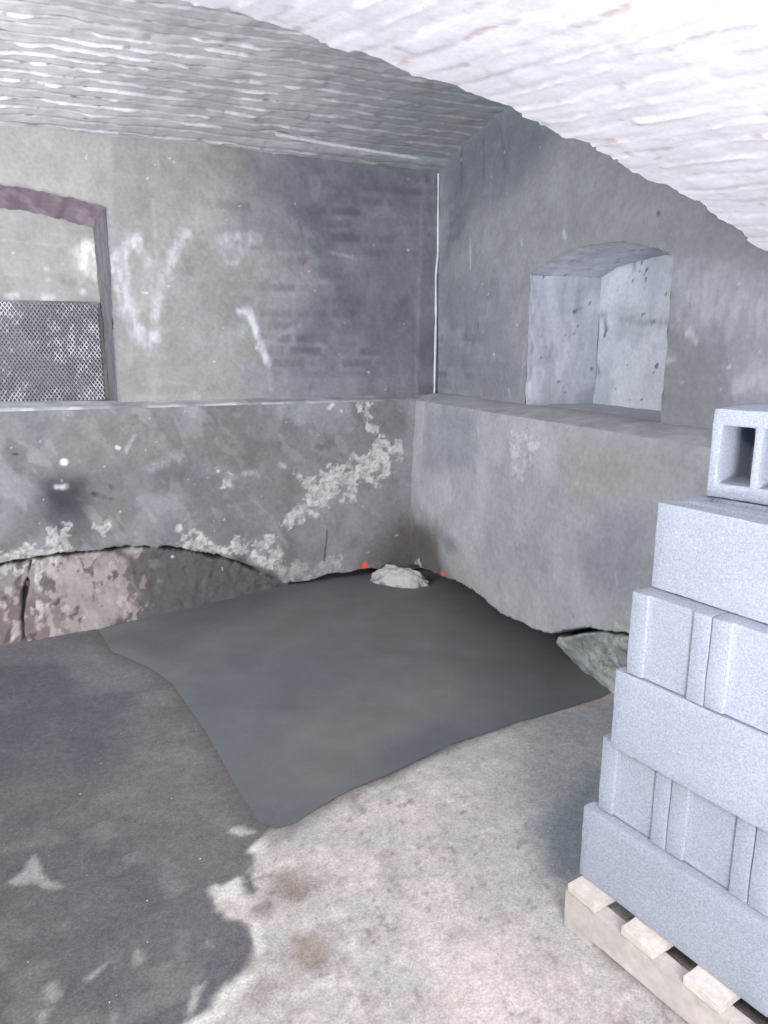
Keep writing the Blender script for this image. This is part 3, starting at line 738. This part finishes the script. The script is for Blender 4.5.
# thin pieces of trim: pale strip under the far vault, white filler bead down the corner
def ribbon(name, pts, r, colr, mat, seed):
    pts = np.array(pts, float); n = 60
    tcum = np.concatenate([[0], np.cumsum(np.linalg.norm(np.diff(pts, axis=0), axis=1))])
    tq = np.linspace(0, tcum[-1], n)
    q = np.stack([np.interp(tq, tcum, pts[:, i]) for i in range(3)], -1)
    d = np.gradient(q, axis=0); d /= np.linalg.norm(d, axis=1, keepdims=True)
    up = np.array([0, 0, 1.]) if abs(d[0, 2]) < .8 else np.array([1., 0, 0])
    e1 = np.cross(d, up); e1 /= np.linalg.norm(e1, axis=1, keepdims=True); e2 = np.cross(d, e1)
    an = np.linspace(0, 2 * math.pi, 9)
    rr = r * (.55 + 1.0 * fbm(tq * 6, tq * 0, seed=seed, octv=4, s=2))
    P = q[:, None] + rr[:, None, None] * (np.cos(an)[None, :, None] * e1[:, None] + np.sin(an)[None, :, None] * e2[:, None])
    m = Mesh(); m.grid(P, colr)
    return tag(m.build(name, mat), kind='structure')
ribbon('trim_2', [(2.130, 4.612, 2.585), (2.134, 4.612, 2.1), (2.120, 4.608, 1.95), (2.126, 4.61, 1.7), (2.118, 4.60, 1.18)], .0075, lin(206, 212, 218), M_plaster, 401)
def bay_pt(px, py):
    d = ray(px, py); t = 2.0
    for _ in range(400):
        p = d * t
        if H + p[2] > z_bay(p[1]) - .016: break
        t += .01
    return (p[0], p[1], H + p[2])
ribbon('trim_3', [bay_pt(276, 134), bay_pt(330, 144), bay_pt(380, 152), bay_pt(438, 161)], .012, lin(206, 208, 210), M_plaster, 402)

# ------------------------------------------------------------------ expanded-metal sheet in the left niche
MX0, MX1, MZ0, MZ1 = -.98, .045, 1.192, 1.775
MY = YUP + DN - .045
mp = empty('mesh_panel', ((MX0 + MX1) / 2, MY, MZ0))
tag(mp, 'dark expanded metal mesh sheet with plaster splashes standing in the arched niche', 'metal mesh')
px_, pz_ = .0215, .031                       # diamond pitch
verts = []; quads = []; cols = []
W = MX1 - MX0; Hh = MZ1 - MZ0
def strip(x0, z0, x1, z1):
    dx, dz = x1 - x0, z1 - z0; l = math.hypot(dx, dz); nx, nz = -dz / l * .0024, dx / l * .0024
    yy0, yy1 = -.003, .003
    i = len(verts)
    for (xa, za) in ((x0, z0), (x1, z1)):
        verts.extend([(xa + nx, yy0, za + nz), (xa - nx, yy1 - .002, za - nz), (xa - nx, yy1 + .001, za - nz), (xa + nx, yy0 + .003, za + nz)])
    for k in range(4):
        quads.append((i + k, i + (k + 1) % 4, i + 4 + (k + 1) % 4, i + 4 + k))
nxn, nzn = int(W / px_), int(Hh / pz_)
for i in range(nxn):
    for k in range(nzn):
        xo = -W / 2 + i * px_; zo = k * pz_
        if (xo + px_ > W / 2 - .03) and (zo > Hh - .05): continue       # rounded upper corner
        strip(xo, zo + pz_ / 2, xo + px_ / 2, zo + pz_); strip(xo + px_ / 2, zo + pz_, xo + px_, zo + pz_ / 2)
        strip(xo, zo + pz_ / 2, xo + px_ / 2, zo); strip(xo + px_ / 2, zo, xo + px_, zo + pz_ / 2)
m = Mesh()
V = np.array(verts)
sp = fbm(V[:, 0] + 3, V[:, 2], seed=410, octv=4, s=6) + (fbm(V[:, 0], V[:, 2], seed=411, octv=2, s=60) - .5) * .7
cc = mix(np.broadcast_to(lin(146, 140, 148), V.shape).copy(), lin(214, 210, 216), sstep(.48, .70, sp) * .9)
m.v.append(V); m.f.append(np.array(quads)); m.c.append(cc); m.n = len(V)
m.build('mesh_sheet', M_metal, mp, smooth=False)
def bar(mesh, x0, x1, y0, y1, z0, z1, colr):
    p = np.array([[x0, y0, z0], [x1, y0, z0], [x1, y1, z0], [x0, y1, z0], [x0, y0, z1], [x1, y0, z1], [x1, y1, z1], [x0, y1, z1]])
    q = np.array([[0, 3, 2, 1], [4, 5, 6, 7], [0, 1, 5, 4], [1, 2, 6, 5], [2, 3, 7, 6], [3, 0, 4, 7]]) + mesh.n
    mesh.v.append(p); mesh.f.append(q); mesh.c.append(np.broadcast_to(colr, p.shape)); mesh.n += 8
m = Mesh(); bar(m, -W / 2, W / 2, -.006, .008, -.004, .008, lin(140, 138, 144))
m.build('bottom_rail', M_metal, mp, smooth=False)
# dark board behind the sheet
m = Mesh()
xk, zk = np.meshgrid(np.linspace(-W / 2 + .005, W / 2 - .008, 90), np.linspace(.0, Hh - .012, 60))
cc = mix(np.broadcast_to(lin(104, 99, 107), xk.shape + (3,)).copy(), lin(150, 146, 152), sstep(.5, .7, fbm(xk, zk, seed=412, octv=4, s=5)) * .5)
m.grid(np.stack([xk, np.full_like(xk, .016), zk], -1), cc); m.grid(np.stack([xk, np.full_like(xk, .026), zk], -1), cc, flip=True)
tag(m.build('backing_board', M_plaster, mp), 'dull grey board behind the mesh')

# ------------------------------------------------------------------ concrete blocks
def cells(us, ws, zs, empty_fn, bev=.004, cuts=.035, rough=.0009, seed=0):
    """solid made of cells; empty_fn(u,w,z) -> True where hollow. Returns a mesh datablock."""
    nu, nw, nz = len(us) - 1, len(ws) - 1, len(zs) - 1
    f = np.zeros((nu + 2, nw + 2, nz + 2), bool)
    for i in range(nu):
        for j in range(nw):
            for k in range(nz):
                f[i + 1, j + 1, k + 1] = not empty_fn((us[i] + us[i + 1]) / 2, (ws[j] + ws[j + 1]) / 2, (zs[k] + zs[k + 1]) / 2)
    b = bmesh.new(); vm = {}
    def V(i, j, k):
        if (i, j, k) not in vm: vm[(i, j, k)] = b.verts.new((us[i], ws[j], zs[k]))
        return vm[(i, j, k)]
    for i in range(nu):
        for j in range(nw):
            for k in range(nz):
                if not f[i + 1, j + 1, k + 1]: continue
                for ax, sd in ((0, 0), (0, 1), (1, 0), (1, 1), (2, 0), (2, 1)):
                    o = [i + 1, j + 1, k + 1]; o[ax] += 1 if sd else -1
                    if f[tuple(o)]: continue
                    base = [i, j, k]; base[ax] += sd
                    a1, a2 = [(1, 2), (2, 0), (0, 1)][ax]
                    q = []
                    for s1, s2 in ((0, 0), (1, 0), (1, 1), (0, 1)):
                        p = list(base); p[a1] += s1; p[a2] += s2; q.append(V(*p))
                    if not sd: q.reverse()
                    try: b.faces.new(q)
                    except ValueError: pass
    bmesh.ops.recalc_face_normals(b, faces=b.faces)
    bmesh.ops.dissolve_limit(b, angle_limit=.01, verts=b.verts, edges=b.edges)
    sharp = [e for e in b.edges if len(e.link_faces) == 2 and e.calc_face_angle(0) > .5]
    bmesh.ops.bevel(b, geom=sharp, offset=bev, segments=2, profile=.6, affect='EDGES', clamp_overlap=True)
    bmesh.ops.triangulate(b, faces=[fc for fc in b.faces if len(fc.verts) > 4])
    for _ in range(4):
        lg = [e for e in b.edges if e.calc_length() > cuts]
        if not lg: break
        bmesh.ops.subdivide_edges(b, edges=lg, cuts=1, use_grid_fill=True)
    co_ = np.array([v.co[:] for v in b.verts])
    n = np.array([v.normal[:] for v in b.verts])
    b.normal_update()
    dd = (fbm(co_[:, 0], co_[:, 1], co_[:, 2], seed=seed, octv=3, s=30) - .5) * rough * 3 + (fbm(co_[:, 0], co_[:, 1], co_[:, 2], seed=seed + 5, octv=2, s=110) - .5) * rough * 2
    for v, k in zip(b.verts, dd): v.co += v.normal * float(k)
    me = bpy.data.meshes.new('block'); b.to_mesh(me); b.free()
    for p in me.polygons: p.use_smooth = True
    me.materials.append(M_block)
    return me
def set_auto(me):
    try: me.set_sharp_from_angle(angle=math.radians(50))
    except Exception: pass

BL, BW, BH = .514, .2005, .2005
# long block: ribbed ends, two rows of cavities (front one filled nearly flush), open upwards
us = [0, .007, .030, .240, .272, BL - .030, BL - .007, BL]
ws = [0, .036, .040, .046, .068, .108, .151, .155, .157, BW]
zs = [0, .045, .188, BH]
def hollow(u, w, z):
    e = min(u, BL - u)
    if e < .007 and .040 < w < .157: return True       # recess between the ribs of each end
    if .030 < u < BL - .030:
        if .036 < w < .068 and z > .188: return True                      # shallow groove
        if .108 < w < .155 and z > .045 and not (.240 < u < .272): return True
    return False
me_long = cells(us, ws, zs, hollow, bev=.0055, seed=1); me_long.name = 'hollow_block'; set_auto(me_long)
# the same block laid with its hollows downwards, used as headers
def hollow_down(u, w, z):
    e = min(u, BL - u)
    if e < .007 and .040 < w < .157: return True
    return .030 < u < BL - .030 and (.046 < w < .068 or .108 < w < .151) and z < .155 and not (.240 < u < .272)
me_head = cells(us, ws, [0, .155, BH], hollow_down, bev=.0055, seed=3); me_head.name = 'header_block'; set_auto(me_head)
# half block: two hollows opening on its front face
us = [0, .022, .096, .114, .188, .21]; ws = [0, .17, .2]; zs = [0, .034, .166, BH + .004]
me_half = cells(us, ws, zs, lambda u, w, z: w < .17 and .034 < z < .166 and (.022 < u < .096 or .114 < u < .188), bev=.006, seed=2)
me_half.name = 'half_block'; set_auto(me_half)

UX, UY = .205, -.979
ANG = math.atan2(UY, UX)                     # local +u runs along the stack front, local +w (after the turn) goes to its back
MXv, MYv = .979, .205
BASE, PITCH = .144, .2035
def place(name, me, o, ang, label, group='concrete blocks stacked on the pallet', flip=False, header=False):
    """o: front-left lower corner of the block; ang: heading of its front edge"""
    b = bpy.data.objects.new(name, me); COL.objects.link(b)
    b.location = o
    # local x = u, local y = w. front edge runs along u; w points to the back = u turned by +90 degrees
    b.rotation_euler.z = ang
    tag(b, label, 'concrete block', group)
    return b
def corner(p, s, w, z):                      # p: reference corner (X,Y)
    return (p[0] + UX * s + MXv * w, p[1] + UY * s + MYv * w, z)
C1, C2, C3, C4, C5 = (1.090, 1.408), (1.118, 1.388), (1.103, 1.338), (1.110, 1.311), (1.168, 1.315)
def stretcher(C, s, w, k, label, da=0):
    z = BASE + PITCH * k
    return place('concrete_block', me_long, corner(C, s, w, z), ANG + da, label)
def header(C, s, k, label, da=0):
    # a long block with one ribbed end to the front: turn by +90 so that its length runs to the back
    z = BASE + PITCH * k
    p = corner(C, s + BW, 0, z)
    return place('concrete_block', me_head, p, ANG + math.pi / 2 + da, label)
stretcher(C1, 0, 0, 0, 'lowest block of the stack, long smooth face resting on the pale pallet')
stretcher(C1, .519, 0, 0, 'bottom course block nearest the camera, past the lowest long block on the pallet')
stretcher(C1, 0, .235, 0, 'bottom course block hidden behind the lowest long block on the pallet')
stretcher(C1, .519, .235, 0, 'bottom course block hidden at the rear near corner of the pallet')
for i, t in enumerate(['far left ribbed block end in the second course, above the lowest long block',
                       'second ribbed block end from the left in the second course of the stack',
                       'third ribbed block end in the second course, a sliver past the dark joint',
                       'fourth ribbed block end in the second course, just past the picture edge',
                       'fifth ribbed block end in the second course, nearest the camera']):
    header(C2, i * .2036, 1, t)
stretcher(C3, 0, 0, 2, 'smooth long block in the third course, between the two ribbed courses')
stretcher(C3, .519, 0, 2, 'third course block nearest the camera, past the smooth long block')
stretcher(C3, 0, .235, 2, 'third course block hidden behind the smooth long block')
stretcher(C3, .519, .235, 2, 'third course block hidden at the rear near corner of the stack')
for i, t in enumerate(['far left ribbed block end in the fourth course, beside the cracked wall base',
                       'second ribbed block end from the left in the fourth course, at the picture edge',
                       'third ribbed block end in the fourth course, just past the picture edge',
                       'fourth ribbed block end in the fourth course of the stack',
                       'fifth ribbed block end in the fourth course, nearest the camera']):
    header(C4, i * .2036, 3, t)
stretcher(C5, 0, 0, 4, 'large smooth block in the fifth course with open slot on top, under the half block', -.02)
stretcher(C5, .519, 0, 4, 'fifth course block nearest the camera, past the large smooth block', -.02)
stretcher(C5, 0, .205, 4, 'fifth course block behind the open slot, carrying the half block', -.02)
hb = place('half_block', me_half, (1.309, 1.320, BASE + PITCH * 5), ANG + math.radians(8), 'topmost grey half block with two square hollows facing out')

# ------------------------------------------------------------------ pallet
pl = empty('wooden_pallet', (1.05, 1.40, 0), ANG)
tag(pl, 'weathered pale wooden pallet on the floor under the stack of concrete blocks', 'pallet')
def board(name, u0, u1, w0, w1, z0, z1, mat, seed):
    nu = max(2, int((u1 - u0) / .03)); nw = max(2, int((w1 - w0) / .03)); nz = max(2, int((z1 - z0) / .02))
    b = bmesh.new()
    bmesh.ops.create_cube(b, size=1)
    for v in b.verts:
        v.co = (u0 + (v.co.x + .5) * (u1 - u0), w0 + (v.co.y + .5) * (w1 - w0), z0 + (v.co.z + .5) * (z1 - z0))
    bmesh.ops.bevel(b, geom=b.edges[:], offset=.003, segments=2, affect='EDGES')
    for _ in range(5):
        lg = [e for e in b.edges if e.calc_length() > .03]
        if not lg: break
        bmesh.ops.subdivide_edges(b, edges=lg, cuts=1, use_grid_fill=True)
    b.normal_update()
    co_ = np.array([v.co[:] for v in b.verts])
    dd = (fbm(co_[:, 0], co_[:, 1], co_[:, 2], seed=seed, octv=3, s=22) - .5) * .005
    for v, k in zip(b.verts, dd): v.co += v.normal * float(k)
    me = bpy.data.meshes.new(name); b.to_mesh(me); b.free()
    for p in me.polygons: p.use_smooth = True
    set_auto(me); me.materials.append(mat)
    o = bpy.data.objects.new(name, me); COL.objects.link(o); o.parent = pl
    return o
for k, w in enumerate((0.0, .24, .48)):
    board('stringer', -.002, 1.0, w - .008, w + .040, .028, .115, M_wood, 500 + k)
    board('foot', 0.0, .09, w - .009, w + .060, .0, .029, M_wood, 520 + k)
    board('foot', .90, 1.0, w - .009, w + .075, .0, .030, M_wood, 525 + k)
for k in range(6):
    s = .006 + k * .172
    board('deck_board', s, s + .095, -.010, .545, .1155, .1395, M_wood2, 540 + k)

# loose crumbs of mortar at the pallet foot
b = bmesh.new()
for i in range(46):
    s = rng.uniform(.0, .12) if i < 30 else rng.uniform(-.03, .5)
    w = -.022 - rng.uniform(.0, .03) if i < 30 else -rng.uniform(.025, .17)
    r = rng.uniform(.002, .006)
    p = (1.05 + UX * s + MXv * w, 1.40 + UY * s + MYv * w, .004 + r * .5)
    mt = Matrix.Translation(p) @ Matrix.Rotation(rng.uniform(0, 6), 4, 'Z') @ Matrix.Diagonal((r * rng.uniform(.8, 1.6), r, r * .8, 1))
    bmesh.ops.create_icosphere(b, subdivisions=1, radius=1, matrix=mt)
me = bpy.data.meshes.new('mortar_crumbs'); b.to_mesh(me); b.free(); me.materials.append(M_crumb)
o = bpy.data.objects.new('mortar_crumbs', me); COL.objects.link(o)
tag(o, 'loose crumbs of mortar scattered along the foot of the pallet', 'rubble', kind='stuff')

# crumbled lump of old render at the corner
def lump(name, cx, cy, rx, ry, h, yaw, colr, seed):
    an, tt = np.meshgrid(np.linspace(0, 2 * math.pi, 90), np.linspace(0, 1, 34))
    rr = np.sin(tt * math.pi / 2); zz = np.cos(tt * math.pi / 2)
    k = .72 + .56 * fbm(np.cos(an) * rr * 1.2 + 5, np.sin(an) * rr * 1.2 + 5, zz, seed=seed, octv=5, s=2.2)
    px, py = np.cos(an) * rr * rx * k, np.sin(an) * rr * ry * k
    X = cx + px * math.cos(yaw) - py * math.sin(yaw); Y = cy + px * math.sin(yaw) + py * math.cos(yaw)
    Z = zz * h * k - .006 + (fbm(X, Y, seed=seed + 3, octv=4, s=20) - .5) * .03 * zz
    cc = mix(np.broadcast_to(colr, X.shape + (3,)).copy(), lin(120, 114, 112), sstep(.52, .66, fbm(X, Y, Z, seed=seed + 6, octv=4, s=16)) * .8)
    m = Mesh(); m.grid(np.stack([X, Y, Z], -1), cc)
    return m.build(name, M_plaster)
o = lump('mortar_lump', 1.745, 4.30, .21, .11, .105, -.75, lin(182, 180, 180), 451)
tag(o, 'pale crumbled lump of old render in the wall corner between two red paint marks', 'rubble')

# ------------------------------------------------------------------ light
def lamp(name, kind, loc, power, col, **kw):
    l = bpy.data.lights.new(name, kind); l.energy = power; l.color = col
    for k, v in kw.items(): setattr(l, k, v)
    o = bpy.data.objects.new(name, l); COL.objects.link(o); o.location = loc
    return o
def aim(o, p):
    o.rotation_euler = (Vector(p) - o.location).to_track_quat('-Z', 'Y').to_euler()
# work light behind the camera turned up at the vault
w = lamp('work_light', 'AREA', (.35, -.55, 1.0), 72, (.97, .97, 1.0), shape='RECTANGLE', size=.5, size_y=.35)
aim(w, (.75, .75, 2.1))
# unseen fill light added left of the picture, brightening the far bay
w2 = lamp('fill_light_bay', 'AREA', (-1.8, 2.6, 1.9), 64, (.96, .98, 1.0), shape='RECTANGLE', size=.9, size_y=.9, spread=math.radians(135))
aim(w2, (1.2, 4.2, 1.75))
# fill light added under the near vault for block tops and floor
w3 = lamp('fill_light_top', 'AREA', (-.25, -.25, 2.08), 34, (1.0, .98, .96), shape='DISK', size=.35)
w3.rotation_euler = (math.radians(18), 0, 0)
# broad unseen fill added behind the camera for surfaces facing it
w4 = lamp('fill_light_rear', 'AREA', (.1, -1.75, 1.45), 48, (.97, .98, 1.0), shape='RECTANGLE', size=1.4, size_y=.8)
aim(w4, (.8, 4.5, 1.5))
wd = bpy.data.worlds.new('world'); SC.world = wd; wd.use_nodes = True
wd.node_tree.nodes['Background'].inputs[0].default_value = (.8, .85, 1, 1)
wd.node_tree.nodes['Background'].inputs[1].default_value = .02

SC.view_settings.view_transform = 'Standard'
SC.view_settings.look = 'None'
SC.view_settings.exposure = 0.0
SC.view_settings.gamma = 1.0
SC.view_settings.use_curve_mapping = False
SC.cycles.diffuse_bounces = 6
SC.cycles.max_bounces = 8
